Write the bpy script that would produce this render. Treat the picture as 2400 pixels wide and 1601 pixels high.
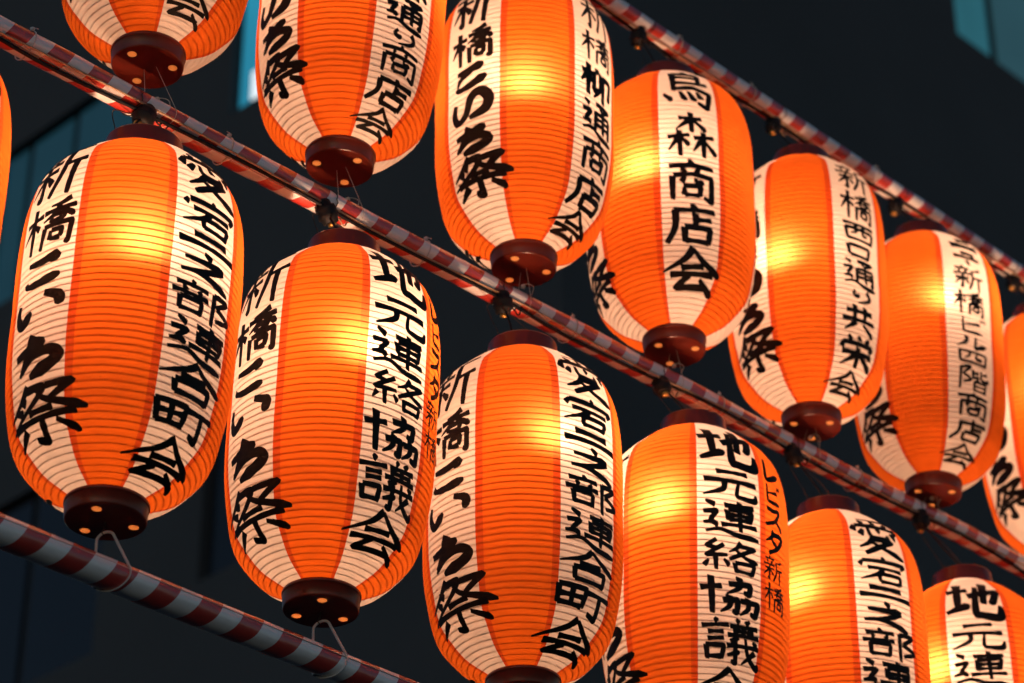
import bpy, bmesh, math, random
from mathutils import Vector, Matrix, Quaternion, noise

for o in list(bpy.data.objects):
    bpy.data.objects.remove(o, do_unlink=True)
SC = bpy.context.scene
COL = SC.collection
R_ = math.radians

# ------------------------------------------------------------------ camera
CAM = Vector((0.0, 0.0, 1.6))
cd = bpy.data.cameras.new('camera')
cd.lens = 92.87
cd.sensor_width = 36.0
cd.clip_end = 500.0
cd.dof.use_dof = True
cd.dof.focus_distance = 4.95
cd.dof.aperture_fstop = 4.0
cam = bpy.data.objects.new('camera', cd)
cam.location = CAM
cam.rotation_euler = (R_(90 + 31.35), 0, 0)
COL.objects.link(cam)
SC.camera = cam

# ------------------------------------------------------------------ night sky and exposure
SKY_STRENGTH = 0.056
world = bpy.data.worlds.new('World')
SC.world = world
world.use_nodes = True
wn = world.node_tree.nodes
wl = world.node_tree.links
bg = wn['Background']
sky = wn.new('ShaderNodeTexSky')
sky.sky_type = 'NISHITA'
sky.sun_disc = False
sky.sun_elevation = R_(14)
sky.sun_rotation = R_(200)
sky.ozone_density = 2.2
sky.dust_density = 0.2
wl.new(sky.outputs['Color'], bg.inputs['Color'])
bg.inputs['Strength'].default_value = SKY_STRENGTH
BULB_W = 6.1
LDOWN = 3.0
BULB_COL = (1.0, 0.545, 0.33)

vs = SC.view_settings
vs.view_transform = 'Standard'
vs.look = 'None'
vs.exposure = 0.0
vs.gamma = 1.0
SC.cycles.use_denoising = True
SC.cycles.max_bounces = 10
SC.cycles.diffuse_bounces = 5
SC.cycles.transmission_bounces = 6
SC.cycles.caustics_reflective = False
SC.cycles.caustics_refractive = True
SC.cycles.sample_clamp_indirect = 4.0

# ------------------------------------------------------------------ helpers
def link(o, parent=None):
    COL.objects.link(o)
    if parent is not None:
        o.parent = parent
    return o

def tag(o, label=None, cat=None, group=None, kind=None):
    if label: o['label'] = label
    if cat: o['category'] = cat
    if group: o['group'] = group
    if kind: o['kind'] = kind
    return o

def empty(name, loc):
    o = bpy.data.objects.new(name, None)
    o.empty_display_size = 0.05
    o.location = loc
    return link(o)

def mesh_obj(name, me, parent=None):
    return link(bpy.data.objects.new(name, me), parent)

def mesh_from(name, verts, faces, mat=None, smooth=False, uvs=None):
    me = bpy.data.meshes.new(name)
    me.from_pydata(verts, [], faces)
    if uvs is not None:
        uv = me.uv_layers.new(name='UVMap')
        for lp in me.loops:
            uv.data[lp.index].uv = uvs[lp.vertex_index]
    if smooth:
        me.polygons.foreach_set('use_smooth', [True] * len(me.polygons))
    if mat: me.materials.append(mat)
    me.update()
    return me

def sweep(path, radius, sides=8, closed=False, flat=None, up=Vector((0, 0, 1))):
    """tube along a path (list of Vector); flat=(w,h) makes a ribbon; returns verts, faces"""
    n = len(path)
    vs_, fs = [], []
    prevn = None
    for i, p in enumerate(path):
        a = path[(i - 1) % n] if (closed or i > 0) else path[i]
        b = path[(i + 1) % n] if (closed or i < n - 1) else path[i]
        t = (b - a).normalized()
        if prevn is None:
            ref = up if abs(t.dot(up)) < 0.95 else Vector((1, 0, 0))
            nn = (ref - t * ref.dot(t)).normalized()
        else:
            nn = (prevn - t * prevn.dot(t)).normalized()
        prevn = nn
        bb = t.cross(nn)
        r = radius(i) if callable(radius) else radius
        for k in range(sides):
            ang = 2 * math.pi * (k + 0.5) / sides
            c, s = math.cos(ang), math.sin(ang)
            if flat:
                c = math.copysign(flat[0] / 2, c); s = math.copysign(flat[1] / 2, s)
                vs_.append(p + bb * c + nn * s)
            else:
                vs_.append(p + nn * (r * c) + bb * (r * s))
    m = n if closed else n - 1
    for i in range(m):
        j = (i + 1) % n
        for k in range(sides):
            k2 = (k + 1) % sides
            fs.append((i * sides + k, i * sides + k2, j * sides + k2, j * sides + k))
    if not closed:
        fs.append(tuple(range(sides))[::-1])
        fs.append(tuple((n - 1) * sides + k for k in range(sides)))
    return vs_, fs

def lathe(prof, segs=48, cap_start=True, cap_end=True):
    vs_, fs = [], []
    for (r, z) in prof:
        for k in range(segs):
            a = 2 * math.pi * k / segs
            vs_.append((r * math.cos(a), r * math.sin(a), z))
    for i in range(len(prof) - 1):
        for k in range(segs):
            k2 = (k + 1) % segs
            fs.append((i * segs + k, i * segs + k2, (i + 1) * segs + k2, (i + 1) * segs + k))
    if cap_start: fs.append(tuple(range(segs))[::-1])
    if cap_end: fs.append(tuple((len(prof) - 1) * segs + k for k in range(segs)))
    return vs_, fs

def catmull(pts, step):
    P = [Vector(p) for p in pts]
    out = []
    for i in range(len(P) - 1):
        p0 = P[i - 1] if i else P[i] * 2 - P[i + 1]
        p1, p2 = P[i], P[i + 1]
        p3 = P[i + 2] if i + 2 < len(P) else P[i + 1] * 2 - P[i]
        n = max(2, int((p2 - p1).length / step))
        for k in range(n):
            t = k / n
            out.append(0.5 * ((2 * p1) + (p2 - p0) * t + (2 * p0 - 5 * p1 + 4 * p2 - p3) * t * t + (3 * p1 - p0 - 3 * p2 + p3) * t ** 3))
    out.append(P[-1])
    return out

# ------------------------------------------------------------------ materials
class NT:
    def __init__(s, name):
        s.m = bpy.data.materials.new(name)
        s.m.use_nodes = True
        s.t = s.m.node_tree
        s.n = s.t.nodes
        s.out = s.n['Material Output']
        s.p = s.n['Principled BSDF']
    def add(s, typ, **kw):
        x = s.n.new(typ)
        for k, v in kw.items(): setattr(x, k, v)
        return x
    def ln(s, a, b): s.t.links.new(a, b)
    def math(s, op, a, b=None, c=None):
        x = s.add('ShaderNodeMath', operation=op)
        for i, v in enumerate((a, b, c)):
            if v is None: continue
            if isinstance(v, (int, float)): x.inputs[i].default_value = v
            else: s.ln(v, x.inputs[i])
        return x.outputs[0]
    def mix(s, fac, a, b):
        x = s.add('ShaderNodeMix', data_type='RGBA')
        for sock, v in ((x.inputs[0], fac), (x.inputs[6], a), (x.inputs[7], b)):
            if isinstance(v, (int, float)): sock.default_value = v
            elif isinstance(v, tuple): sock.default_value = (*v, 1)
            else: s.ln(v, sock)
        return x.outputs[2]
    def noise(s, scale, detail=3, vec=None, rough=.5):
        x = s.add('ShaderNodeTexNoise')
        x.inputs['Scale'].default_value = scale
        x.inputs['Detail'].default_value = detail
        x.inputs['Roughness'].default_value = rough
        if vec is not None: s.ln(vec, x.inputs['Vector'])
        return x.outputs['Fac']
    def ramp(s, fac, lo, hi):
        x = s.add('ShaderNodeMapRange')
        s.ln(fac, x.inputs[0])
        x.inputs[1].default_value = lo; x.inputs[2].default_value = hi
        return x.outputs[0]

def simple(name, col, rough=.5, metal=0.0, var=.12, scale=40, coat=0.0, spec=.5):
    k = NT(name)
    tc = k.add('ShaderNodeTexCoord')
    f = k.noise(scale, 4, tc.outputs['Object'])
    c = k.mix(f, tuple(x * (1 - var) for x in col), tuple(min(1, x * (1 + var)) for x in col))
    k.ln(c, k.p.inputs['Base Color'])
    k.p.inputs['Roughness'].default_value = rough
    k.p.inputs['Metallic'].default_value = metal
    k.p.inputs['Coat Weight'].default_value = coat
    k.p.inputs['Coat Roughness'].default_value = .06
    k.p.inputs['Specular IOR Level'].default_value = spec
    return k.m

def paper(name, trans, refl, overlap, fwd, fw=.1, inner=(.88, .84, .78)):
    """thin washi: reflects, lets light through diffusely, and scatters a little of it forwards"""
    k = NT(name)
    k.n.remove(k.p)
    tc = k.add('ShaderNodeTexCoord')
    oi = k.add('ShaderNodeObjectInfo')
    sep = k.add('ShaderNodeSeparateXYZ'); k.ln(tc.outputs['UV'], sep.inputs[0])
    u, v = sep.outputs[0], sep.outputs[1]
    off = k.add('ShaderNodeVectorMath', operation='ADD')
    k.ln(tc.outputs['Object'], off.inputs[0])
    rv = k.add('ShaderNodeCombineXYZ')
    k.ln(k.math('MULTIPLY', oi.outputs['Random'], 37.0), rv.inputs[0]); k.ln(k.math('MULTIPLY', oi.outputs['Random'], 11.0), rv.inputs[2])
    k.ln(rv.outputs[0], off.inputs[1])
    mp = k.add('ShaderNodeMapping'); mp.inputs['Scale'].default_value = (1, 1, 2.6)
    k.ln(off.outputs[0], mp.inputs['Vector'])
    cloud = k.noise(26, 4, mp.outputs[0])
    fib = k.noise(420, 2, mp.outputs[0])
    tone = k.math('ADD', k.math('MULTIPLY', k.ramp(cloud, .25, .75), .20), k.math('MULTIPLY', fib, .16))
    tone = k.math('ADD', tone, .77)
    # a few brown specks left in the paper
    vo = k.add('ShaderNodeTexVoronoi'); vo.inputs['Scale'].default_value = 34
    k.ln(mp.outputs[0], vo.inputs['Vector'])
    pick = k.add('ShaderNodeSeparateColor'); k.ln(vo.outputs['Color'], pick.inputs[0])
    speck = k.math('MULTIPLY', k.math('LESS_THAN', vo.outputs['Distance'], .075), k.math('GREATER_THAN', pick.outputs[0], .93))
    tone = k.math('MULTIPLY', tone, k.math('SUBTRACT', 1.0, k.math('MULTIPLY', speck, .45)))
    colT = trans
    if overlap:
        wob = k.math('MULTIPLY', k.math('SUBTRACT', k.noise(9, 2, off.outputs[0]), .5), .03)
        e = k.math('ADD', k.math('MINIMUM', u, k.math('SUBTRACT', 1.0, u)), wob)
        strip = k.math('LESS_THAN', e, .092)
        colT = k.mix(strip, trans, overlap)
    sc = k.add('ShaderNodeVectorMath', operation='SCALE')
    if isinstance(colT, tuple): sc.inputs[0].default_value = colT
    else: k.ln(colT, sc.inputs[0])
    k.ln(tone, sc.inputs['Scale'])
    tr = k.add('ShaderNodeBsdfTranslucent'); k.ln(sc.outputs[0], tr.inputs['Color'])
    df = k.add('ShaderNodeBsdfDiffuse'); geo = k.add('ShaderNodeNewGeometry')
    k.ln(k.mix(geo.outputs['Backfacing'], refl, inner), df.inputs['Color'])     # the inside of the paper is undyed
    rf = k.add('ShaderNodeBsdfRefraction'); rf.inputs['Roughness'].default_value = 1.0; rf.inputs['IOR'].default_value = 1.28
    rf.inputs['Color'].default_value = (*fwd, 1)
    m1 = k.add('ShaderNodeMixShader'); m1.inputs[0].default_value = .46
    k.ln(df.outputs[0], m1.inputs[1]); k.ln(tr.outputs[0], m1.inputs[2])
    m2 = k.add('ShaderNodeMixShader'); m2.inputs[0].default_value = fw
    k.ln(m1.outputs[0], m2.inputs[1]); k.ln(rf.outputs[0], m2.inputs[2])
    bp = k.add('ShaderNodeBump'); bp.inputs['Strength'].default_value = .12; bp.inputs['Distance'].default_value = .001
    k.ln(k.noise(160, 3, off.outputs[0]), bp.inputs['Height'])
    for x in (tr, df): k.ln(bp.outputs[0], x.inputs['Normal'])
    k.ln(m2.outputs[0], k.out.inputs['Surface'])
    return k.m

def vinyl():
    """red and white ring bands printed on a clear-coated vinyl sheet; UV.x is metres along the pole"""
    k = NT('striped_vinyl')
    tc = k.add('ShaderNodeTexCoord')
    sep = k.add('ShaderNodeSeparateXYZ'); k.ln(tc.outputs['UV'], sep.inputs[0])
    wob = k.math('MULTIPLY', k.math('SUBTRACT', k.noise(7, 2, tc.outputs['Object']), .5), .010)
    s = k.math('FRACT', k.math('SUBTRACT', k.math('DIVIDE', k.math('ADD', sep.outputs[0], wob), .0925), sep.outputs[1]))   # bands wind once round the pole per repeat
    red = k.math('LESS_THAN', s, .5)
    g = k.noise(55, 5, tc.outputs['Object'])
    w = k.mix(g, (.84, .80, .77), (.95, .92, .89))
    r = k.mix(g, (.46, .026, .012), (.60, .042, .020))
    c = k.mix(red, w, r)
    k.ln(c, k.p.inputs['Base Color'])
    k.p.inputs['Roughness'].default_value = .42
    k.p.inputs['Specular IOR Level'].default_value = .8
    k.p.inputs['Coat Weight'].default_value = 1.0
    k.p.inputs['Coat IOR'].default_value = 1.65
    k.p.inputs['Coat Roughness'].default_value = .2
    mp = k.add('ShaderNodeMapping'); mp.inputs['Scale'].default_value = (14, 3, 1)
    k.ln(tc.outputs['UV'], mp.inputs['Vector'])
    bp = k.add('ShaderNodeBump'); bp.inputs['Strength'].default_value = .45; bp.inputs['Distance'].default_value = .003
    k.ln(k.math('ADD', k.noise(1.0, 3, mp.outputs[0]), k.math('MULTIPLY', k.noise(90, 3, tc.outputs['Object']), .25)), bp.inputs['Height'])
    k.ln(bp.outputs[0], k.p.inputs['Normal']); k.ln(bp.outputs[0], k.p.inputs['Coat Normal'])
    return k.m

def glow(name, col, strength, var=.3, scale=.8):
    k = NT(name)
    tc = k.add('ShaderNodeTexCoord')
    f = k.noise(scale, 2, tc.outputs['Object'])
    c = k.mix(f, tuple(x * (1 - var) for x in col), tuple(x * (1 + var) for x in col))
    k.ln(c, k.p.inputs['Emission Color'])
    k.p.inputs['Emission Strength'].default_value = strength
    k.p.inputs['Base Color'].default_value = (.01, .02, .025, 1)
    k.p.inputs['Roughness'].default_value = .1
    return k.m

M = {}
M['orange'] = paper('orange_washi', (.92, .164, .013), (.72, .13, .02), (.60, .062, .012), (1.0, .50, .14), .034, (.88, .66, .42))
M['white'] = paper('white_washi', (.90, .82, .74), (.80, .74, .66), None, (1.0, .92, .82), .02)
M['ink'] = simple('black_ink', (.010, .008, .006), .65, var=.7, scale=55, spec=.2)
M['wire'] = simple('rib_wire_steel', (.08, .045, .025), .6, var=.3)
M['lacquer'] = simple('brown_lacquer', (.15, .022, .011), .28, var=.35, scale=24, coat=.08, spec=.35)
def plug_mat():
    k = NT('pale_plug')
    k.n.remove(k.p)
    df = k.add('ShaderNodeBsdfDiffuse'); df.inputs['Color'].default_value = (.75, .5, .28, 1)
    tr = k.add('ShaderNodeBsdfTranslucent')
    tc = k.add('ShaderNodeTexCoord')
    k.ln(k.mix(k.noise(300, 2, tc.outputs['Object']), (.95, .62, .32), (1.0, .78, .48)), tr.inputs['Color'])
    m1 = k.add('ShaderNodeMixShader'); m1.inputs[0].default_value = .75
    k.ln(df.outputs[0], m1.inputs[1]); k.ln(tr.outputs[0], m1.inputs[2])
    k.ln(m1.outputs[0], k.out.inputs['Surface'])
    return k.m
M['plug'] = plug_mat()
M['black'] = simple('black_rubber', (.006, .006, .007), .6, var=.3, spec=.25)
M['tan'] = simple('tan_cord', (.45, .30, .18), .7)
M['cream'] = simple('cream_string', (.62, .52, .42), .75)
M['nylon'] = simple('clear_nylon', (.55, .52, .50), .4, coat=.2)
M['brass'] = simple('brass_contact', (.60, .36, .10), .3, metal=.9)
M['thin'] = simple('thin_dark_wire', (.05, .03, .02), .5, metal=.5)
M['vinyl'] = vinyl()
M['seam'] = simple('vinyl_seam', (.60, .45, .43), .3, coat=.5)
M['wall'] = simple('dark_wall_cladding', (.041, .046, .051), .8, var=.25, scale=.6)
M['frame'] = simple('window_frame_metal', (.02, .022, .026), .5)
M['dark_glass'] = simple('unlit_glass', (.004, .005, .006), .25, var=.2)
M['teal_dim'] = glow('dim_teal_window', (.006, .030, .042), 1.0)
M['teal'] = glow('teal_window', (.018, .105, .130), 1.0, .5)
M['teal_grey'] = glow('grey_teal_window', (.018, .060, .072), 1.0)
M['cyan'] = glow('bright_cyan_window', (.020, .235, .360), 1.0, .35)
M['tube_light'] = glow('white_tube_light', (.85, .95, 1.0), 1.0, .02)
M['asphalt'] = simple('asphalt', (.05, .05, .052), .85, var=.3, scale=6)
def bulb_mat():
    k = NT('bulb_glass')
    k.p.inputs['Base Color'].default_value = (.9, .85, .75, 1)
    k.p.inputs['Emission Color'].default_value = (1, .75, .45, 1)
    k.p.inputs['Emission Strength'].default_value = 1.0
    return k.m
M['bulb'] = bulb_mat()

# ------------------------------------------------------------------ the place: street and building
YAW = R_(44.79)
D = Vector((math.sin(YAW), math.cos(YAW), 0))        # along the lantern rows and the right facade
N = Vector((math.cos(YAW), -math.sin(YAW), 0))       # out of the rows, towards the viewer's right
D2 = Vector((-math.cos(YAW), math.sin(YAW), 0))      # along the left facade
CORNER = Vector((0.360, 15.996, 0))

gr = mesh_from('ground', [(-150, -150, 0), (150, -150, 0), (150, 150, 0), (-150, 150, 0)], [(0, 1, 2, 3)], M['asphalt'])
tag(mesh_obj('ground', gr), kind='structure')

def box(name, o, ax, ay, az, mat, parent):
    """box spanned by three edge vectors from corner o"""
    v = [o + ax * i + ay * j + az * k for k in (0, 1) for j in (0, 1) for i in (0, 1)]
    f = [(0, 2, 3, 1), (4, 5, 7, 6), (0, 1, 5, 4), (2, 6, 7, 3), (0, 4, 6, 2), (1, 3, 7, 5)]
    return mesh_obj(name, mesh_from(name, v, f, mat), parent)

bld = empty('office_building', CORNER)
tag(bld, 'dark office building filling the night background, with teal lit windows', 'building')
Z = Vector((0, 0, 1))

def facade(e, nrm, length, height, windows):
    """wall with real window openings: e runs along it, nrm points out, windows = (u0,u1,z0,z1,[(u,material)...])"""
    us = sorted({0.0, length} | {w[0] for w in windows} | {w[1] for w in windows})
    zs = sorted({0.0, height} | {w[2] for w in windows} | {w[3] for w in windows})
    vs_, fs = [], []
    for a in range(len(us) - 1):
        for b in range(len(zs) - 1):
            uc, zc = (us[a] + us[a + 1]) / 2, (zs[b] + zs[b + 1]) / 2
            if any(w[0] < uc < w[1] and w[2] < zc < w[3] for w in windows): continue
            k = len(vs_)
            for (u, z) in ((us[a], zs[b]), (us[a + 1], zs[b]), (us[a + 1], zs[b + 1]), (us[a], zs[b + 1])):
                vs_.append(e * u + Z * z)
            fs.append((k, k + 1, k + 2, k + 3))
    dep = .10
    for (u0, u1, z0, z1, panes) in windows:          # reveals
        c = [(u0, z0), (u1, z0), (u1, z1), (u0, z1)]
        for i in range(4):
            a, b = c[i], c[(i + 1) % 4]
            k = len(vs_)
            vs_ += [e * a[0] + Z * a[1], e * b[0] + Z * b[1], e * b[0] + Z * b[1] - nrm * dep, e * a[0] + Z * a[1] - nrm * dep]
            fs.append((k, k + 1, k + 2, k + 3))
    mesh_obj('wall', mesh_from('wall', vs_, fs, M['wall']), bld)
    for (u0, u1, z0, z1, panes) in windows:
        w = mesh_obj('window', mesh_from('window', [e * u + Z * z - nrm * dep for (u, z) in ((u0, z0), (u1, z0), (u1, z1), (u0, z1))], [(0, 1, 2, 3)], M['frame']), bld)
        n = len(panes)
        for i, (pa, pb, mat) in enumerate(panes):
            o = e * pa + Z * (z0 + .05) - nrm * (dep - .03)
            box('pane', o, e * (pb - pa), -nrm * .02, Z * (z1 - z0 - .1), M[mat], w)
    return

dk = 'dark_glass'
left_w = []
for z0, z1 in ((10.66, 12.6), (14.9, 16.75)):
    hi = z0 > 12
    left_w.append((2.75, 4.02, z0 + (.5 if hi else .18), z1 + (.9 if hi else 0), [(2.80, 3.97, 'cyan' if hi else dk)]))
    left_w.append((5.35, 7.66, z0, z1, [(5.42, 6.42, 'teal_dim' if hi else dk), (6.52, 7.15, 'teal_dim' if hi else dk), (7.25, 7.60, 'teal_dim' if hi else dk)]))
    left_w.append((8.70, 10.0, z0, z1, [(8.75, 9.95, 'teal_dim' if hi else dk)]))
for z0, z1 in ((2.0, 3.9), (6.4, 8.3), (19.1, 21.0), (23.3, 25.2)):
    left_w.append((2.75, 4.02, z0, z1, [(2.80, 3.97, dk)]))
    left_w.append((5.35, 7.66, z0, z1, [(5.42, 6.42, dk), (6.52, 7.15, dk), (7.25, 7.60, dk)]))
facade(D2, -D, 14.0, 30.0, left_w)
right_w = []
for z0, z1 in ((2.2, 4.0), (17.15, 19.3), (21.4, 23.4)):
    lit = 15 < z0 < 19
    right_w.append((5.49, 7.10, z0, z1, [(5.53, 6.13, 'teal' if lit else dk), (6.27, 7.05, 'teal_grey' if lit else dk)]))
    right_w.append((8.4, 10.0, z0, z1, [(8.44, 9.15, 'teal_grey' if lit else dk), (9.25, 9.96, dk)]))
facade(D, N, 18.0, 30.0, right_w)
# roof slab and the two unseen sides close the block
roof_v = [Vector((0, 0, 30)), D * 18 + Z * 30, D * 18 + D2 * 14 + Z * 30, D2 * 14 + Z * 30]
mesh_obj('roof', mesh_from('roof', roof_v, [(0, 1, 2, 3)], M['wall']), bld)
bk = [D * 18, D * 18 + D2 * 14, D2 * 14, D * 18 + Z * 30, D * 18 + D2 * 14 + Z * 30, D2 * 14 + Z * 30]
mesh_obj('rear_wall', mesh_from('rear_wall', bk, [(0, 1, 4, 3), (1, 2, 5, 4)], M['wall']), bld)
# a tube lamp hangs behind the bright window
box('tube_lamp', D2 * 3.60 + Z * 15.46 + D * .03, D2 * .17, D * .02, Z * .30, M['tube_light'], bld)

# ------------------------------------------------------------------ lantern: profile
RAD, HGT, CAPH = 0.200, 0.7253, 0.035
PT = [0, .03, .07, .12, .2, .32, .5, .68, .8, .88, .93, .97, 1.0]
PR = [.362, .575, .725, .855, .930, .990, 1.005, 1.010, .972, .872, .702, .535, .362]
RIBS = 60
def _prof(t):
    if t <= 0: return PR[0]
    if t >= 1: return PR[-1]
    for i in range(len(PT) - 1):
        if PT[i] <= t <= PT[i + 1]: break
    def sl(j):
        if j == 0 or j == len(PT) - 1: return (PR[min(j + 1, len(PT) - 1)] - PR[max(j - 1, 0)]) / (PT[min(j + 1, len(PT) - 1)] - PT[max(j - 1, 0)])
        return (PR[j + 1] - PR[j - 1]) / (PT[j + 1] - PT[j - 1])
    h = PT[i + 1] - PT[i]; x = (t - PT[i]) / h
    return ((2 * x ** 3 - 3 * x * x + 1) * PR[i] + (x ** 3 - 2 * x * x + x) * h * sl(i) + (-2 * x ** 3 + 3 * x * x) * PR[i + 1] + (x ** 3 - x * x) * h * sl(i + 1))
# arc-length table: the ribs are evenly spaced along the meridian
_NT = 1200
_tab = [(0.0, 0.0)]
for i in range(1, _NT + 1):
    a, b = (i - 1) / _NT, i / _NT
    _tab.append((_tab[-1][0] + math.hypot((_prof(b) - _prof(a)) * RAD, HGT / _NT), b))
ARC = _tab[-1][0]
def t_of(s):
    """height fraction of the fraction s (0 bottom .. 1 top) of the meridian's length"""
    s = min(max(s, 0), 1) * ARC
    lo, hi = 0, _NT
    while hi - lo > 1:
        m = (lo + hi) // 2
        if _tab[m][0] <= s: lo = m
        else: hi = m
    a, b = _tab[lo], _tab[hi]
    return a[1] + (b[1] - a[1]) * (s - a[0]) / max(1e-9, b[0] - a[0])
def nrm_of(t):
    e = .004
    dr = (_prof(min(1, t + e)) - _prof(max(0, t - e))) * RAD
    dz = (min(1, t + e) - max(0, t - e)) * HGT
    l = math.hypot(dr, dz)
    return dz / l, -dr / l
def surf(s, phi, off=0.0):
    t = t_of(s)
    nr, nz = nrm_of(t)
    r = _prof(t) * RAD + nr * off
    return Vector((math.sin(phi) * r, -math.cos(phi) * r, CAPH + t * HGT + nz * off))

def gore(name, width, mat, seed):
    segs, sub = 12, 5
    vs_, fs, uv = [], [], []
    rows = RIBS * sub
    for i in range(rows + 1):
        s = i / rows
        sag = -(.0001 + .0003 * ((math.sin((i // sub) * 12.9898 + seed) * 43758.5453) % 1.0)) * math.sin(math.pi * (i % sub) / sub) if 0 < i < rows else 0
        for j in range(segs + 1):
            phi = (j / segs - .5) * width
            q = noise.noise(Vector((s * 9 + seed, phi * 5, seed * 1.7))) * .0010
            edge = 1 if 0 < j < segs else 0
            vs_.append(surf(s, phi, sag + q * edge * (1 if 0 < i < rows else 0)))
            uv.append((j / segs, s))
    for i in range(rows):
        for j in range(segs):
            a = i * (segs + 1) + j
            fs.append((a, a + 1, a + segs + 2, a + segs + 1))
    return mesh_from(name, vs_, fs, mat, True, uv)

W_OR, W_WH = R_(49.0), R_(41.0)
ME_OR = [gore('orange_panel', W_OR, M['orange'], k * 3.3) for k in range(4)]
ME_WH = [gore('white_panel', W_WH, M['white'], 20 + k * 2.7) for k in range(4)]

def rib_mesh():
    path = []
    turns, seg = RIBS - 1, 72
    for i in range(turns * seg + 1):
        s = .5 / RIBS + (i / (turns * seg)) * (turns / RIBS)
        s = .0093 + (i / seg) / RIBS
        path.append(surf(min(s, .999), 2 * math.pi * i / seg, -.0034))
    v, f = sweep(path, .00095, 4)
    return mesh_from('rib_wire', v, f, M['wire'], True)
# ribs as level hoops so that each meets the paper's ridges
def hoop_mesh():
    vs_, fs = [], []
    for k in range(1, RIBS):
        path = [surf(k / RIBS + .0010 * noise.noise(Vector((math.cos(i / 96 * 6.2832) * 1.3, math.sin(i / 96 * 6.2832) * 1.3, k * 3.7))), 2 * math.pi * i / 96, -.0030) for i in range(96)]
        v, f = sweep(path, .00115, 4, closed=True)
        b = len(vs_); vs_ += v; fs += [tuple(x + b for x in q) for q in f]
    return mesh_from('rib_wire', vs_, fs, M['wire'], True)
ME_RIB = hoop_mesh()

# caps
v, f = lathe([(.0725, .0365), (.0742, .034), (.0742, .029), (.0724, .0275), (.0712, .004), (.0702, .001), (.0685, 0.0)], 64, False, False)
bm = bmesh.new()
for p in v: bm.verts.new(p)
bm.verts.ensure_lookup_table()
for q in f: bm.faces.new([bm.verts[i] for i in q])
def disc_with_holes(bm, r, z, holes):
    edges = []
    def ring(cx, cy, rr, n):
        vv = [bm.verts.new((cx + rr * math.cos(2 * math.pi * i / n), cy + rr * math.sin(2 * math.pi * i / n), z)) for i in range(n)]
        return [bm.edges.new((vv[i], vv[(i + 1) % n])) for i in range(n)]
    edges += ring(0, 0, r, 64)
    for (cx, cy, rr) in holes: edges += ring(cx, cy, rr, 20)
    bmesh.ops.triangle_fill(bm, edges=edges, use_beauty=True)
HOLES = [(.050 * math.cos(a), .050 * math.sin(a), .0092) for a in (R_(20), R_(140), R_(260))]
disc_with_holes(bm, .0685, 0.0, HOLES)
bmesh.ops.remove_doubles(bm, verts=bm.verts, dist=1e-5)
bmesh.ops.recalc_face_normals(bm, faces=bm.faces)
ME_BCAP = bpy.data.meshes.new('bottom_cap'); bm.to_mesh(ME_BCAP); bm.free()
ME_BCAP.materials.append(M['lacquer'])
v, f = lathe([(.0089, .0012), (.0089, -.0006), (.0080, -.0010)], 20)
ME_PLUG = mesh_from('vent_plug', v, f, M['plug'])
zt = CAPH + HGT
v, f = lathe([(.0735, zt - .004), (.0750, zt + .001), (.0735, zt + .005), (.0725, zt + .034), (.0710, zt + .037), (.0680, zt + .037), (.0672, zt + .034), (.0672, zt - .002)], 64, False, False)
ME_TCAP = mesh_from('top_cap', v, f, M['lacquer'], False)
for me in (ME_TCAP,):
    me.polygons.foreach_set('use_smooth', [len(p.vertices) == 4 for p in me.polygons])
ME_BCAP.polygons.foreach_set('use_smooth', [abs(p.normal.z) < .6 for p in ME_BCAP.polygons])
v, f = lathe([(.0008, .05), (.012, .048), (.014, .040), (.012, .030), (.020, .018), (.030, 0), (.031, -.012), (.026, -.026), (.014, -.034), (.001, -.036)], 24, True, True)
ME_BULB = mesh_from('bulb', [(x * .55, y * .55, z * .55) for x, y, z in v], f, M['bulb'], True)
v, f = lathe([(.030, .0), (.030, .004), (.004, .008), (.002, .060)], 12)
v, f = sweep([Vector((0, 0, 0)), Vector((0, 0, .01))], .002, 6)

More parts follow.
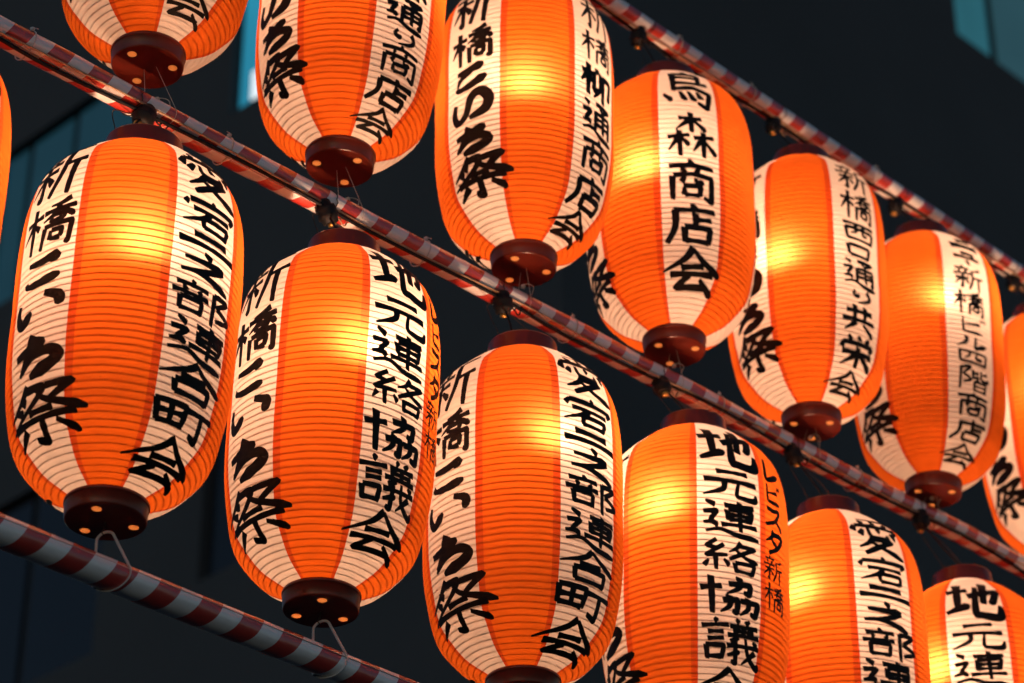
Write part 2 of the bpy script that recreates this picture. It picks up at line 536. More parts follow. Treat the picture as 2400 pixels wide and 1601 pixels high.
# ------------------------------------------------------------------ brush writing
G = {
'新': '28,3 31,12;8,17 51,13;17,21 23,32;42,20 35,32;3,39 55,34;8,55 51,50;29,38 29,96 21,89;27,56 5,84;33,58 49,74;c90,4 78,13 61,18;c62,17 63,58 49,97;63,45 99,39;82,43 82,99',
'橋': '3,31 41,26;22,5 22,99;21,32 2,68;26,38 38,53;c86,2 72,10 54,12;44,22 98,18;c70,11 62,28 42,42;73,20 99,40;58,33 59,46;58,33 83,31 80,45;59,45 80,44;48,54 46,98;48,54 95,51 93,96 85,90;61,64 62,84;61,64 81,63 79,83;62,82 79,81',
'こ': 'c22,22 48,27 74,18 64,34;c18,66 24,80 50,86 84,78',
'い': 'c12,12 10,46 24,74 42,48;c64,10 88,28 86,56',
'ち': 'c12,42 40,38 74,26;c52,6 42,42 20,86;c22,80 48,56 78,50 92,66 76,84 40,98',
'こ2': 'c18,24 48,22 80,12;c50,22 26,48 16,72;c15,72 20,88 52,84 88,62',
'い2': 'c12,26 10,62 20,90 40,74 54,22 74,10 90,38 84,74 50,90',
'ち2': 'c16,36 52,30 88,18;c50,6 40,44 16,86;c20,80 48,54 78,50 92,66 76,86 34,98',
'祭': 'c36,3 26,24 6,46;c34,12 54,12 40,38 8,64;24,22 34,29;18,36 27,43;56,13 88,10 62,36;c46,14 60,34 99,54;36,48 66,45;12,61 88,57;51,60 52,95 40,88;31,69 13,92;66,67 87,86',
'愛': 'c80,1 50,9 22,10;20,16 29,26;45,14 50,25;80,12 67,26;12,31 6,48;12,32 94,29 83,44;24,42 16,57;c34,38 38,58 68,58 72,46;50,36 57,46;78,40 89,53;c43,58 32,74 12,86;40,67 76,63 22,99;c34,73 60,86 98,98',
'宕': '49,1 53,13;12,18 6,37;12,20 94,16 84,34;18,45 84,41;c49,45 34,66 5,88;36,65 38,95;36,65 82,62 78,94;38,91 79,90',
'二': '22,28 80,25;4,76 98,71',
'之': '44,4 58,19;c16,38 50,36 82,28;c80,30 56,58 14,82;c12,80 42,76 98,95',
'部': '31,1 36,12;8,18 59,14;19,23 25,36;49,22 42,36;3,42 62,38;15,54 17,91;15,54 51,52 49,90;17,87 49,86;70,9 70,99;c70,12 98,8 76,40;c76,40 104,58 78,78',
'連': '9,5 23,18;4,36 27,33 13,60;c3,66 20,63 26,72;c5,88 30,80 60,94 99,93;39,14 93,10;44,26 45,57;44,26 89,23 86,55;46,39 86,37;46,53 86,51;33,68 98,64;66,1 66,85',
'合': 'c51,1 36,26 2,50;c50,3 68,26 99,47;30,45 70,42;23,60 27,97;23,60 79,57 75,96;27,93 76,92',
'町': '5,20 9,77;5,20 51,17 48,75;28,20 28,73;8,47 49,45;9,73 49,72;51,25 100,20;78,23 78,95 62,85',
'会': 'c51,1 36,28 1,55;c50,3 68,30 99,56;31,45 69,42;14,61 88,57;45,61 23,87 80,82;62,69 88,98',
'地': '3,39 41,34;22,9 23,73;2,84 43,70;41,50 91,33 87,63 77,58;68,4 68,68;c54,20 54,82 64,91 96,91 99,68',
'元': '23,14 78,11;4,43 96,38;c38,44 35,72 4,97;c62,42 61,84 70,93 95,91 98,68',
'絡': '25,3 7,25 27,31;37,17 6,53 44,48;24,52 24,94;12,64 3,84;37,61 45,77;c65,3 58,24 44,37;62,16 92,13 46,60;c57,28 74,46 100,55;56,67 57,96;56,67 90,64 86,94;57,91 87,90',
'協': '1,37 36,32;18,5 18,98;46,23 86,20 81,47 71,42;c64,3 63,30 43,50;33,65 61,62 57,96 49,90;c47,52 47,76 30,96;66,65 97,62 92,97 82,91;c80,52 79,78 63,97',
'議': '19,3 27,11;1,21 44,17;10,34 37,32;10,48 37,45;9,62 12,91;9,62 38,60 35,89;12,87 36,86;57,1 62,10;82,1 74,10;47,17 96,13;51,26 91,24;43,37 100,33;71,13 71,37;64,41 47,50;42,59 100,55;57,47 57,97 49,91;43,79 65,70;c74,40 79,76 97,97 100,84;93,62 69,94;86,42 95,50',
'烏': 'c50,1 46,8 40,14;22,14 24,66;22,16 75,13 73,41;25,29 73,27;25,43 92,40;24,60 62,54 97,60 92,96 72,86;3,74 20,88;34,66 46,86;52,64 66,84;70,62 80,76',
'森': '26,16 74,13;50,1 50,47;48,18 20,41;53,18 83,41;3,56 47,52;26,43 26,99;25,58 2,86;29,60 45,75;53,56 97,52;74,43 74,99;73,58 52,86;77,60 101,88',
'商': '47,1 54,11;5,18 50,12 97,18;31,20 37,31;68,19 60,31;13,39 13,98;13,39 50,36 92,38 89,97 72,88;38,42 28,57;c58,42 62,55 76,53;34,65 36,88;34,65 69,62 66,86;36,85 66,84',
'店': '50,1 54,15;13,21 96,17;c16,20 17,62 1,98;56,25 56,59;58,41 88,37;34,60 36,96;34,60 86,58 82,94;36,92 82,91',
'通': '9,5 23,18;4,36 27,33 13,60;c3,66 20,63 26,72;c5,88 30,80 60,94 99,93;42,8 90,5 66,22;54,13 72,25;41,32 40,82;41,32 92,29 90,80 82,75;43,47 89,44;43,62 89,59;66,31 66,82',
'り': 'c30,12 24,42 34,58 44,44;c70,6 80,44 70,72 38,98',
'柳': '2,33 37,28;20,5 20,99;19,34 2,66;23,38 35,52;52,9 38,19;c40,19 40,74 56,62;c58,15 58,62 38,98;67,20 97,17 94,68 84,63;68,20 68,100',
'西': '4,14 96,11;9,37 13,94;9,37 92,34 88,94;c38,14 40,50 22,64;c60,13 60,58 76,57;13,90 88,89',
'口': '15,22 20,88;15,22 86,19 81,88;20,84 82,83',
'共': '13,27 88,22;34,5 35,57;66,4 66,57;2,57 98,52;39,64 8,97;60,66 95,97',
'栄': '19,7 27,22;47,3 51,18;82,5 70,22;8,28 4,45;8,30 94,27 84,43;7,58 94,54;50,39 50,99;47,60 8,94;53,60 97,92',
'ニ': '26,36 74,32;6,80 96,74',
'ュ': '32,40 72,37 67,80;10,84 95,80',
'ー': '48,10 54,90',
'ビ': 'c26,6 25,74 34,88 88,82;80,32 27,50;80,2 87,14;93,0 100,12',
'ル': 'c32,14 31,60 4,95;c62,8 61,90 70,86 99,56',
'四': '7,20 12,90;7,20 94,17 89,90;c38,22 37,46 21,62;c60,21 60,56 78,55;12,84 89,83',
'階': '9,7 9,99;c10,10 38,4 18,36;c18,36 42,54 18,68;46,12 47,45;47,28 65,23;43,48 68,38;c75,7 74,43 96,44 99,32;96,15 76,26;67,48 58,58;52,60 53,98;52,60 92,57 89,97;54,77 89,75;54,94 89,93',
'レ': 'c26,8 26,90 52,82 94,46',
'ス': 'c14,18 46,18 78,12 54,60 8,94;54,54 94,92',
'タ': 'c46,3 34,32 8,54;c40,18 88,14 68,60 22,99;34,44 64,60',
}
BOLD = {'祭': .80, 'ち': 1.1, 'ち2': 1.05, '二': 1.5, '会': .78, 'ニ': 1.7, 'ュ': 1.6, 'ー': 2.2, 'ル': 1.2, 'り': 1.3, '之': 1.15, 'こ': 1.0, 'い': 1.1, '口': 1.1, '西': 1.1}
SHIFT = {'祭': .012}
WSCALE = {'祭': 1.42, 'ち': .95, '会': 1.14, '合': 1.06, 'ー': .8, '口': .9, 'り': .85, '二': 1.05}

def strokes(ch):
    for st in G[ch].split(';'):
        cur = st[0] == 'c'
        yield [tuple(float(a) for a in p.split(',')) for p in st.lstrip('c').split(' ')], cur

def ink_column(name, text, weights, s_top, s_bot, width, thick, phi0=0.0, seed=1, lean=0.0):
    """brush strokes laid on the lantern skin; text is a list of characters from top to bottom"""
    rnd = random.Random(seed)
    tot = sum(weights)
    vs_, fs = [], []
    y = s_top
    for ci, ch in enumerate(text):
        hgt = weights[ci] / tot * (s_top - s_bot)
        top, hh = y - hgt * .02, hgt * (.90 if ch[0] in 'こいち' else .95)
        wd = width * WSCALE.get(ch, 1.0)
        y -= hgt
        sts = list(strokes(ch))
        n = len(sts)
        base = thick * (1.3 if n <= 3 else 1.0 if n <= 6 else .95 if n <= 9 else .80 if n <= 12 else .66)
        hm = hh * ARC
        jx, jy, rot = rnd.uniform(-3, 3) + SHIFT.get(ch, 0) / wd * 100, rnd.uniform(-2, 2), rnd.uniform(-.05, .05)
        base *= rnd.uniform(.92, 1.08)
        for pts, cur in sts:
            pts = [(a + rnd.uniform(-1.6, 1.6), b + rnd.uniform(-1.6, 1.6)) for a, b in pts]
            # brush space in metres
            P = [Vector(((a - 50 + jx + (b - 50) * rot) / 100 * wd, (b + jy - (a - 50) * rot) / 100 * hm, 0)) for a, b in pts]
            step = .0018
            if cur and len(P) > 2:
                Q = catmull(P, step)
            else:
                Q = []
                for i in range(len(P) - 1):
                    m = max(2, int((P[i + 1] - P[i]).length / step))
                    Q += [P[i].lerp(P[i + 1], k / m) for k in range(m)]
                Q.append(P[-1])
                for _ in range(3):
                    Q = [Q[0]] + [(Q[i - 1] + Q[i] * 2 + Q[i + 1]) / 4 for i in range(1, len(Q) - 1)] + [Q[-1]]
            m = len(Q)
            acc = [0.0]
            for i in range(1, m): acc.append(acc[-1] + (Q[i] - Q[i - 1]).length)
            L = max(acc[-1], 1e-6)
            dx, dy = pts[-1][0] - pts[0][0], pts[-1][1] - pts[0][1]
            ln_ = math.hypot(dx, dy)
            hook = len(pts) > 2 and not cur
            b0 = base / 100 * min(wd, 1.2 * hm) * BOLD.get(ch, 1.0)
            ph = rnd.uniform(0, 50)
            row0 = len(vs_)
            for i, q in enumerate(Q):
                s = acc[i] / L
                if hook: w = 1.0 - .18 * max(0, (s - .85) / .15)
                elif ln_ < 22 and len(pts) == 2: w = .55 + .75 * s ** .8
                elif abs(dy) < .28 * abs(dx) and not cur: w = .80 + .32 * abs(2 * s - 1) ** 2.5
                elif dx < -.25 * abs(dy): w = 1.20 - .85 * s ** 1.3
                elif dx > .35 * abs(dy): w = .62 + .70 * s if s < .84 else (1.21 - (s - .84) * 4.2)
                else: w = 1.16 - .30 * s
                w *= 1 + .13 * noise.noise(Vector((s * 7 + ph, ph, 0)))
                hw = b0 * w * .5
                de = min(acc[i] + hw * .55, L - acc[i] + hw * .30)
                if de < hw: hw *= max(.12, math.sqrt(max(0, 1 - (1 - de / hw) ** 2)))
                a = Q[max(0, i - 1)]; b = Q[min(m - 1, i + 1)]
                t = (b - a).normalized() if (b - a).length > 1e-9 else Vector((1, 0, 0))
                nv = Vector((-t.y, t.x, 0))
                bd = Vector((-.5, -.86, 0))
                if bd.dot(nv) < 0: bd = -bd
                cv = (nv + bd * .35).normalized()
                cv = cv / max(.75, abs(cv.dot(nv)))
                for sgn in (1, 0, -1):
                    p = q + cv * (hw * sgn)
                    sv = top - p.y / ARC
                    sv = min(max(sv, .004), .996)
                    r = _prof(t_of(sv)) * RAD
                    vs_.append(surf(sv, phi0 + (p.x + lean * (ci / max(1, len(text) - 1) - .5)) / r, .0013))
            for i in range(m - 1):
                a = row0 + i * 3
                fs.append((a, a + 1, a + 4, a + 3)); fs.append((a + 1, a + 2, a + 5, a + 4))
    me = mesh_from(name, vs_, fs, M['ink'], True)
    return me

FEST_L = ['新', '橋', 'こ', 'い', 'ち', '祭']
FEST_U = ['新', '橋', 'こ2', 'い2', 'ち2', '祭']
# (characters, height weights, top, bottom, width, thickness); every lantern is written anew, so no two columns are the same
FEST = {False: (FEST_L, [1.6, 1.15, .85, .88, 1.0, 1.32], .875, .105, .132, 15.5),
        True: (FEST_U, [1.8, 1.15, .85, 1.0, .85, 1.25], .87, .125, .112, 19.0)}
ORG = {
    'atago': (list('愛宕二之部連合町会'), [1.9, 1.1, .6, 1.0, 1.15, 1.25, 1.05, 1.05, 1.40], .875, .032, .136, 15.0),
    'jimoto': (list('地元連絡協議会'), [1.7, .88, 1.05, .95, 1.1, 1.22, 1.08], .90, .075, .130, 14.0),
    'karasu_dori': (list('新橋烏森通り商店会'), [1.3, 1.2, 1.15, 1.15, 1.05, .5, .95, .85, .85], .88, .02, .102, 15.0),
    'yanagi': (list('新橋柳通商店会'), [1.85, 1.05, 1.15, 1.2, 1.1, 1.0, .95], .88, .025, .110, 14.5),
    'karasu': (list('烏森商店会'), [1.1, 1.0, .90, .82, .86], .865, .085, .118, 15.0),
    'karasu_long': (list('新橋烏森商店会'), [1.3, 1.2, 1.15, 1.15, .95, .9, .9], .88, .045, .104, 12.5),
    'nishi': (list('新橋西口通り共栄会'), [.98, .98, .62, .52, .9, .45, .85, .95, .8], .835, .030, .104, 14.0),
    'newbuil': (list('ニュー新橋ビル四階商店会'), [.72, .42, .25, .95, .95, .68, .5, .62, .88, .88, .75, .8], .862, .030, .096, 14.5),
}
SPONSOR = ink_column('lettering', list('レビスタ新橋'), [1, .9, .9, 1, 1, 1.1], .80, .36, .070, 13.0, seed=30)

# ------------------------------------------------------------------ lanterns
GL = 'lower row of festival lanterns'
GU = 'upper row of festival lanterns'
# (row, position of the bottom disc, tilt deg, turn of the front orange panel deg, bulb (side, height), organisation, sponsor, brightness, label)
LAN = [
 (0, (-1.0557, 3.6626, 3.6897), 0, -8, (.0, .54), 'jimoto', 0, 1.0, 'orange and white paper lantern mostly cut off by the left picture edge'),
 (0, (-0.697, 4.0256, 3.6897), 0.71, -5, (.016, .545), 'atago', 0, 1.0, 'big leftmost whole paper lantern reading 愛宕二之部連合町会, above a pole tie'),
 (0, (-0.3506, 4.3886, 3.6937), 1.21, -8, (.045, .535), 'jimoto', 1, 1.05, 'second big lower lantern, reading 地元連絡協議会, its blue-glinting base fully in view'),
 (0, (0.0219, 4.7517, 3.6846), 0, -3, (.060, .545), 'atago', 0, .85, 'lower lantern reading 愛宕二之部連合町会 with its base cut by the bottom edge'),
 (0, (0.3801, 5.1147, 3.6971), 1.65, -22, (-.065, .56), 'jimoto', 1, 1.15, 'lower lantern reading 地元連絡協議会 with black writing on its right orange stripe'),
 (0, (0.7383, 5.4778, 3.6843), 0, -11, (-.075, .55), 'atago', 0, 1.1, 'second to last lower lantern, 愛宕二之部連 visible before the bottom edge'),
 (0, (1.1044, 5.8408, 3.6776), 0, -38, (-.075, .52), 'jimoto', 0, 1.1, 'lower lantern in the bottom right corner with only 地元連 showing'),
 (0, (1.4648, 6.2038, 3.6894), 0, -10, (.0, .54), 'atago', 0, 1.0, 'lower lantern just past the bottom right corner, behind its neighbour'),
 (1, (-0.7138, 4.1358, 4.7469), 0, -15, (.0, .54), 'karasu_long', 0, .7, 'upper lantern at top left with only its round lower end in the picture'),
 (1, (-0.3582, 4.4989, 4.7607), 1.89, -9, (.04, .50), 'karasu_dori', 0, .95, 'upper lantern whose column ends 森通り商店会, top cut off, above the striped pole'),
 (1, (0.0256, 4.8619, 4.7447), 0.38, 9, (.0, .47), 'yanagi', 0, 1.0, 'upper lantern reading 新橋柳通商店会 with a glossy base, top centre'),
 (1, (0.3756, 5.225, 4.7532), 0.25, -30, (-.06, .49), 'karasu', 0, 1.05, 'upper lantern turned to show 烏森商店会 in front, under the top pole'),
 (1, (0.7282, 5.588, 4.7571), 1.28, -2.5, (-.06, .46), 'nishi', 0, 1.05, 'upper lantern reading 新橋西口通り共栄会 with reddish base'),
 (1, (1.0744, 5.951, 4.764), 2.28, -8, (.05, .55), 'newbuil', 0, .85, 'upper lantern with the long column ニュー新橋ビル四階商店会'),
 (1, (1.4805, 6.3141, 4.7529), 0, -7, (.02, .50), 'nishi', 0, 1.1, 'upper lantern cut off by the right picture edge'),
 (1, (1.8172, 6.6771, 4.755), 0, -20, (.0, .50), 'karasu', 0, 1.0, 'upper lantern just past the right edge, behind its neighbour'),
]
TOPS, BOTS = {0: [], 1: []}, {0: [], 1: []}
for i, (row, pos, tilt, turn, (bside, bz), org, spon, gain, label) in enumerate(LAN):
    rnd = random.Random(100 + i)
    P = Vector(pos)
    root = empty('paper_lantern', P)
    tag(root, label, 'lantern', GU if row else GL)
    fx, fy = CAM.x - P.x, CAM.y - P.y
    al = math.atan2(fx, -fy)
    root.rotation_mode = 'QUATERNION'
    q = Quaternion((0, 1, 0), R_(tilt)) @ Quaternion((0, 0, 1), al + R_(turn))
    root.rotation_quaternion = q
    sxy, sz = 1 + rnd.uniform(-.010, .010), 1 + rnd.uniform(-.012, .010)
    root.scale = (sxy, sxy, sz)
    org_me = ink_column('lettering', *ORG[org], seed=1000 + i)
    fest_me = ink_column('lettering', *FEST[bool(row)], seed=2000 + i)
    for k in range(4):
        a = mesh_obj('orange_panel', ME_OR[(k + i) % 4], root); a.rotation_euler.z = k * math.pi / 2
        b = mesh_obj('white_panel', ME_WH[(k + i * 3) % 4], root); b.rotation_euler.z = k * math.pi / 2 + math.pi / 4
        t = mesh_obj('lettering', org_me if k % 2 == 0 else fest_me, root); t.rotation_euler.z = k * math.pi / 2 + math.pi / 4
    if spon:
        t = mesh_obj('lettering', SPONSOR, root); t.rotation_euler.z = R_(78)
        t['label'] = 'small black writing on the orange stripe'
    mesh_obj('rib_wire', ME_RIB, root)
    mesh_obj('top_cap', ME_TCAP, root)
    cap = mesh_obj('bottom_cap', ME_BCAP, root)
    capturn = rnd.uniform(0, 2.1)
    cap.rotation_euler.z = capturn
    for (hx, hy, hr) in HOLES:
        pl = mesh_obj('vent_plug', ME_PLUG, cap); pl.location = (hx, hy, 0)
    # bulb and its light, hung a little off the axis
    side = Quaternion((0, 0, 1), -R_(turn)) @ Vector((bside, 0, 0))
    bl = mesh_obj('bulb', ME_BULB, root); bl.location = (side.x, side.y, bz + .075)
    ld = bpy.data.lights.new('bulb_light', 'POINT')
    ld.energy = BULB_W * gain
    ld.color = BULB_COL
    ld.shadow_soft_size = .022
    # bulb strength is weighted to throw more light down, brightening the lower paper
    ld.use_nodes = True
    lt = ld.node_tree
    ge = lt.nodes.new('ShaderNodeNewGeometry')
    sx = lt.nodes.new('ShaderNodeSeparateXYZ')
    mr = lt.nodes.new('ShaderNodeMapRange')
    lt.links.new(ge.outputs['Normal'], sx.inputs[0]); lt.links.new(sx.outputs[2], mr.inputs[0])
    mr.inputs[1].default_value = -1.0; mr.inputs[2].default_value = .1
    mr.inputs[3].default_value = LDOWN; mr.inputs[4].default_value = 1.0
    mu = lt.nodes.new('ShaderNodeMapRange')      # added upward beam through the lantern's open lid, to brighten the pole above
    lt.links.new(sx.outputs[2], mu.inputs[0])
    mu.inputs[1].default_value = .78; mu.inputs[2].default_value = .95
    mu.inputs[3].default_value = 1.0; mu.inputs[4].default_value = 3.0
    mm = lt.nodes.new('ShaderNodeMath'); mm.operation = 'MULTIPLY'
    lt.links.new(mr.outputs[0], mm.inputs[0]); lt.links.new(mu.outputs[0], mm.inputs[1])
    lt.links.new(mm.outputs[0], lt.nodes['Emission'].inputs['Strength'])
    lo = bpy.data.objects.new('bulb_light', ld); link(lo, root); lo.location = (side.x, side.y, bz + .045)
    mw = Matrix.Translation(P) @ q.to_matrix().to_4x4() @ Matrix.Diagonal((sxy, sxy, sz, 1))
    TOPS[row].append((mw @ Vector((0, 0, zt + .037)), root, mw))
    BOTS[row].append((mw @ Vector((0, 0, 0)), root, mw))

# ------------------------------------------------------------------ striped poles
def pole_pts(A, B, t0, t1, step=.012, wob=.0, seed=0):
    d = (B - A).normalized()
    n = int((t1 - t0) / step)
    out = []
    for i in range(n + 1):
        t = t0 + (t1 - t0) * i / n
        p = A + d * t
        p = p + Vector((noise.noise(Vector((t * 1.3, seed, 0))), noise.noise(Vector((t * 1.3, seed, 5))), noise.noise(Vector((t * 1.3, seed, 9))))) * wob
        out.append(p)
    return out

PR_ = .0275
def make_pole(A, B, t0, t1, label, seed, phase, crinkle=.0012):
    path = pole_pts(A, B, t0, t1, wob=.009 if seed == 1 else .005, seed=seed)
    d = (B - A).normalized()
    side = d.cross(Vector((0, 0, 1))).normalized(); upv = side.cross(d)
    S = 36
    vs_, fs, uv = [], [], []
    n = len(path)
    for i, p in enumerate(path):
        L = i * .012 + phase
        for k in range(S + 1):
            a = 2 * math.pi * k / S
            w = noise.noise(Vector((L * 5, math.cos(a) * 1.6 + seed, math.sin(a) * 1.6)))
            w2 = noise.noise(Vector((L * 22, math.cos(a) * 3 + seed, math.sin(a) * 3)))
            r = PR_ + crinkle * w + crinkle * .35 * w2
            vs_.append(p + side * (r * math.cos(a)) + upv * (r * math.sin(a)))
            uv.append((L, k / S))
    for i in range(n - 1):
        for k in range(S):
            c = S + 1
            fs.append((i * c + k, i * c + k + 1, (i + 1) * c + k + 1, (i + 1) * c + k))
    root = empty('striped_pole', path[0])
    tag(root, label, 'pole', 'striped poles carrying the lanterns')
    me = mesh_from('vinyl_wrap', [v - path[0] for v in vs_], fs, M['vinyl'], True, uv)
    mesh_obj('vinyl_wrap', me, root)
    # taped seam of the sheet, a thin ridge along the viewer's side
    ang = R_(150 if seed != 2 else 158)
    sp = [p + (side * -math.cos(R_(12)) * -1 * 0 + side * math.cos(ang + R_(180)) * -1 * 0) for p in path[::4]]
    sp = []
    for j, p in enumerate(path[::4]):
        a = R_(SEAM[seed]) + .10 * noise.noise(Vector((j * .08, seed, 3)))
        sp.append(p + (side * math.cos(a) + upv * math.sin(a)) * (PR_ + .0004) - path[0])
    v, f = sweep(sp, .0011, 5)
    mesh_obj('seam', mesh_from('seam', v, f, M['seam'], True), root)
    return path, side, upv, d
SEAM = {1: 300, 2: 20, 3: 300}
T_A, T_B = Vector((-.7484, 4.1781, 5.7417)), Vector((1.0835, 6.0232, 5.7296))
M_A, M_B = Vector((-.7018, 4.0807, 4.6084)), Vector((1.0733, 5.9822, 4.7083))
B_A, B_B = Vector((-.6765, 4.0045, 3.5784)), Vector((1.1554, 5.8496, 3.5697))
top_pole = make_pole(T_A, T_B, -1.4, 5.2, 'red and white striped top pole crossing the upper right', 3, .02)
mid_pole = make_pole(M_A, M_B, -1.4, 5.2, 'red and white striped middle pole with black cable between the two rows', 1, .045, .0022)
bot_pole = make_pole(B_A, B_B, -1.4, 5.2, 'dim red and white striped bottom pole in the lower left', 2, .0)

# ------------------------------------------------------------------ cables, sockets, ties
def near_on(pole, P):
    path = pole[0]
    return min(range(len(path)), key=lambda i: (path[i] - P).length_squared)

def make_cable(pole, tops, label, seed, ang0, sockets=True):
    path, side, upv, d = pole
    rnd = random.Random(seed)
    root = empty('power_cable', path[0])
    tag(root, label, 'cable')
    pts = []
    for i, p in enumerate(path[::3]):
        t = i * .036
        a = R_(ang0) + .55 * noise.noise(Vector((t * 2.1, seed, 1.0)))
        lift = .0052 + max(0, noise.noise(Vector((t * 2.9, seed, 8.0)))) * .024
        pts.append(p + (side * math.cos(a) + upv * math.sin(a)) * (PR_ + lift) - path[0])
    v, f = sweep(pts, .0040, 8)
    mesh_obj('black_lead', mesh_from('black_lead', v, f, M['black'], True), root)
    pts = []
    for i, p in enumerate(path[::3]):
        t = i * .036
        a = R_(ang0 + 16) + .6 * noise.noise(Vector((t * 1.7, seed, 21.0)))
        lift = .0034 + max(0, noise.noise(Vector((t * 3.3, seed, 28.0)))) * .014
        pts.append(p + (side * math.cos(a) + upv * math.sin(a)) * (PR_ + lift) - path[0])
    v, f = sweep(pts, .0022, 6)
    mesh_obj('tan_lead', mesh_from('tan_lead', v, f, M['tan'], True), root)
    if not sockets: return
    for j, (tp, lan, mw) in enumerate(tops):
        i = near_on(pole, tp)
        a = R_(ang0 - 8)
        c = path[i] + (side * math.cos(a) + upv * math.sin(a)) * (PR_ + .012) + d * rnd.uniform(-.03, .03)
        v, f = lathe([(.002, .030), (.012, .029), (.016, .024), (.017, .014), (.0225, .012), (.0235, .004), (.0225, -.003), (.024, -.006), (.024, -.014), (.019, -.018), (.018, -.026), (.010, -.027)], 20)
        o = mesh_obj('socket', mesh_from('socket', v, f, M['black'], True), root)
        o.location = c - path[0]
        o.scale = (.92, .92, .92)
        o.rotation_euler = (rnd.uniform(-.5, .5), rnd.uniform(-.5, .5), rnd.uniform(0, 6))
        v, f = lathe([(.009, .0), (.0095, -.008), (.004, -.010)], 14)
        k = mesh_obj('contact', mesh_from('contact', v, f, M['brass'], True), o); k.location = (0.004, 0, -.026)
        # lead from the socket down into the lantern's lid
        e = tp + Vector((rnd.uniform(-.02, .02), rnd.uniform(-.02, .02), -.001))
        midp = (c + e) / 2 + d * rnd.uniform(-.02, .02)
        v, f = sweep(catmull([c - path[0], midp - path[0], e - path[0]], .008), .0026, 6)
        mesh_obj('drop_lead', mesh_from('drop_lead', v, f, M['black'], True), root)
        # curled spare lead
        pts = []
        for s in range(26):
            th = s / 25 * 2 * math.pi * 1.4
            rr = .009 + .003 * math.sin(s)
            pts.append(c + d * (.03 + .025 * s / 25 + rr * math.cos(th)) + upv * (rr * math.sin(th)) + side * (math.cos(a) * .004 * s / 25) - path[0])
        v, f = sweep(pts, .0018, 6)
        mesh_obj('spare_loop', mesh_from('spare_loop', v, f, M['black'] if j % 2 else M['tan'], True), root)

make_cable(mid_pole, TOPS[0], 'black cable with lamp sockets running along the middle pole', 4, 306)
make_cable(top_pole, TOPS[1], 'black cable with lamp sockets running under the top pole', 7, 275)

# bails: the wire by which each lantern hangs from its pole
for row, pole in ((0, mid_pole), (1, top_pole)):
    for j, (tp, lan, mw) in enumerate(TOPS[row]):
        rnd = random.Random(300 + row * 20 + j)
        inv = mw.inverted()
        path, side, upv, d = pole
        i = near_on(pole, tp)
        apex = path[i] - upv * (PR_ + .002)
        for sg in (-1, 1):
            foot = tp + D * (.066 * sg) - Vector((0, 0, .004))
            midp = (foot * .45 + apex * .55) + D * (.028 * sg) + Vector((0, 0, .012))
            v, f = sweep([inv @ p for p in catmull([foot, midp, apex], .008)], .0011, 5)
            mesh_obj('bail_wire', mesh_from('bail_wire', v, f, M['thin'], True), lan)
        ring = [apex + (side * math.cos(x) + upv * (math.sin(x) + 1) * 1.0) * (PR_ + .002) for x in [2 * math.pi * q / 28 for q in range(28)]]
        v, f = sweep([inv @ (p + D * .004 * math.sin(q)) for q, p in enumerate(ring)], .0011, 5, closed=True)
        mesh_obj('bail_ring', mesh_from('bail_ring', v, f, M['thin'], True), lan)

def tie_loop(pole, C, skew, clear=.0018, R2=.0105):
    """closed loop round the pole and up to the point C under a lantern"""
    path, side, upv, d = pole
    i = near_on(pole, C)
    Q = path[i]
    ax = C - Q; ax = ax - d * ax.dot(d)
    h = ax.length; ax.normalize()
    ay = d.cross(ax)
    R1 = PR_ + clear
    be = math.acos((R1 - R2) / max(h, R1 + .001))
    pts = []
    for k in range(25):
        a = be + (2 * math.pi - 2 * be) * k / 24
        pts.append((R1 * math.cos(a), R1 * math.sin(a)))
    for k in range(13):
        a = -be + 2 * be * k / 12
        pts.append((h + R2 * math.cos(a) - R2, R2 * math.sin(a)))
    return [Q + ax * x + ay * y + d * (skew * y / R1 + (C - Q).dot(d) * max(0, x) / h) for x, y in pts], Q, ax, ay, d

def lab_tie(o, txt): tag(o, txt, 'cable tie', 'cable ties and strings on the poles')
for j, (bp_, lan, mw) in enumerate(BOTS[0][:4]):
    pts, Q, ax, ay, d = tie_loop(bot_pole, bp_ + Vector((0, 0, -.020)), .016, R2=.0140)
    root = empty('cable_tie', Q)
    names = ['pale cable tie at the far left of the bottom pole, under the cut-off lantern', 'pale nylon cable tie looped up from the bottom pole to the leftmost whole lantern',
             'pale nylon cable tie looped from the bottom pole to the second lower lantern', 'pale cable tie on the bottom pole below the third whole lower lantern']
    lab_tie(root, names[j])
    v, f = sweep([p - Q for p in pts], 0, 4, closed=True, flat=(.0048, .0014), up=d)
    mesh_obj('strap', mesh_from('strap', v, f, M['nylon'], True), root)
    hk = bp_ + Vector((0, 0, .002)) - Q
    v, f = sweep([hk, hk - Vector((0, 0, .012)), hk - Vector((.004, .0, .022)), hk - Vector((0, 0, .027))], .0012, 5)
    mesh_obj('hook', mesh_from('hook', v, f, M['thin'], True), root)
    # locking head and cut tail
    hd = pts[17] - Q if False else pts[20] - Q
    b = box('head', hd - d * .004 - Vector((.003, .003, .003)), d * .008, ay * .006, ax * .006, M['nylon'], root)
    v, f = sweep([hd, hd + d * .008 + ay * .006, hd + d * .012 + ay * .018 - ax * .004], 0, 4, flat=(.004, .0012), up=d)
    mesh_obj('tail', mesh_from('tail', v, f, M['nylon']), root)

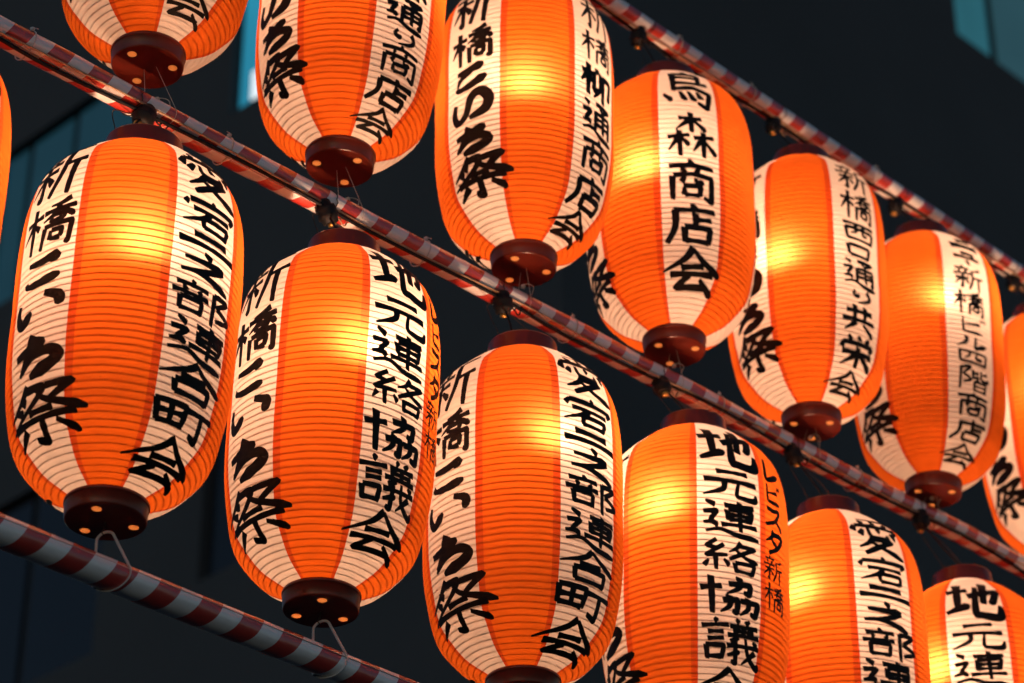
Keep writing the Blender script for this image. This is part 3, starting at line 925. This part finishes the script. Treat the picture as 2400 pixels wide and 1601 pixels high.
WHO = ['twisted pale string under the cap of the top left lantern', 'pale string below the second cap along the middle pole', 'pale string hanging from the glossy cap at the centre',
       'pale string below the cap of the 烏森商店会 lantern', 'pale string below the reddish cap right of centre', 'pale string under the cap of the lantern with the longest column',
       'pale string under the lantern cut by the right edge', 'pale string under the lantern past the right edge']
for j, (bp_, lan, mw) in enumerate(BOTS[1]):
    rnd = random.Random(500 + j)
    root = empty('tie_string', bp_)
    lab_tie(root, WHO[j])
    for q in range(1):
        pts, Q, ax, ay, d = tie_loop(mid_pole, bp_ + Vector((0, 0, .010)) + D * rnd.uniform(-.006, .006), rnd.uniform(-.012, .016), .0012)
        pts = [p + Vector((noise.noise(p * 60), noise.noise(p * 60 + Vector((5, 0, 0))), noise.noise(p * 60 + Vector((0, 7, 0))))) * .0016 for p in pts]
        v, f = sweep([p - bp_ for p in pts], .0006, 5, closed=True)
        mesh_obj('loop', mesh_from('loop', v, f, M['cream'], True), root)
    kn = Q + ax * .05 - bp_
    bmk = bmesh.new(); bmesh.ops.create_icosphere(bmk, subdivisions=2, radius=.0058)
    for vv in bmk.verts: vv.co *= 1 + .35 * noise.noise(vv.co * 300)
    me = bpy.data.meshes.new('knot'); bmk.to_mesh(me); bmk.free(); me.materials.append(M['cream'])
    ko = mesh_obj('knot', me, root); ko.location = kn
    tail = catmull([kn, kn + d * .012 + ax * .012, kn + d * .022 + ax * .004 + N * .01, kn + d * rnd.uniform(.02, .04) - ax * .01], .004)
    v, f = sweep(tail, .0010, 5)
    mesh_obj('tail', mesh_from('tail', v, f, M['cream'], True), root)

# small ties that hold cable and vinyl to the poles between the lanterns
def band_tie(pole, t, label, mat, rr=.0014, tail=True, seed=0):
    path, side, upv, d = pole
    rnd = random.Random(seed)
    i = int(t / .012)
    Q = path[i]
    pts = [Q + (side * math.cos(a) + upv * math.sin(a)) * (PR_ + .0015 + (.003 if -1.0 < math.sin(a + .9) < -.6 else 0)) + d * .004 * math.sin(a) for a in [2 * math.pi * k / 32 for k in range(32)]]
    root = empty('pole_tie', Q)
    lab_tie(root, label)
    v, f = sweep([p - Q for p in pts], rr, 6, closed=True)
    mesh_obj('loop', mesh_from('loop', v, f, mat, True), root)
    kn = (side * math.cos(R_(60)) + upv * math.sin(R_(60))) * (PR_ + .004)
    bmk = bmesh.new(); bmesh.ops.create_icosphere(bmk, subdivisions=2, radius=.0048)
    for vv in bmk.verts: vv.co *= 1 + .35 * noise.noise(vv.co * 400)
    me = bpy.data.meshes.new('knot'); bmk.to_mesh(me); bmk.free(); me.materials.append(mat)
    ko = mesh_obj('knot', me, root); ko.location = kn
    if tail:
        v, f = sweep(catmull([kn, kn + upv * .005 + d * .006, kn + upv * .007 + d * rnd.uniform(-.01, .018)], .004), rr * .8, 5)
        mesh_obj('tail', mesh_from('tail', v, f, mat, True), root)
for j, (t, txt) in enumerate([(1.12, 'thin tie round the far left end of the middle pole'), (1.60, 'pale tie round the middle pole above the leftmost whole lantern'), (2.15, 'pale tie round the middle pole above the second lower lantern'),
        (2.62, 'pale tie round the middle pole above the third whole lower lantern'), (3.12, 'pale tie round the middle pole above the fourth whole lower lantern'), (3.66, 'pale tie round the middle pole near the right edge')]):
    band_tie(mid_pole, t, txt, M['cream'] if j % 2 else M['nylon'], seed=j)
for j, (t, txt) in enumerate([(3.05, 'small tie round the top pole beside the lantern reading 烏森商店会'), (3.34, 'small tie round the top pole above the lantern reading 新橋西口通り共栄会'), (3.86, 'small tie round the top pole near the right edge')]):
    band_tie(top_pole, t, txt, M['cream'], seed=20 + j)
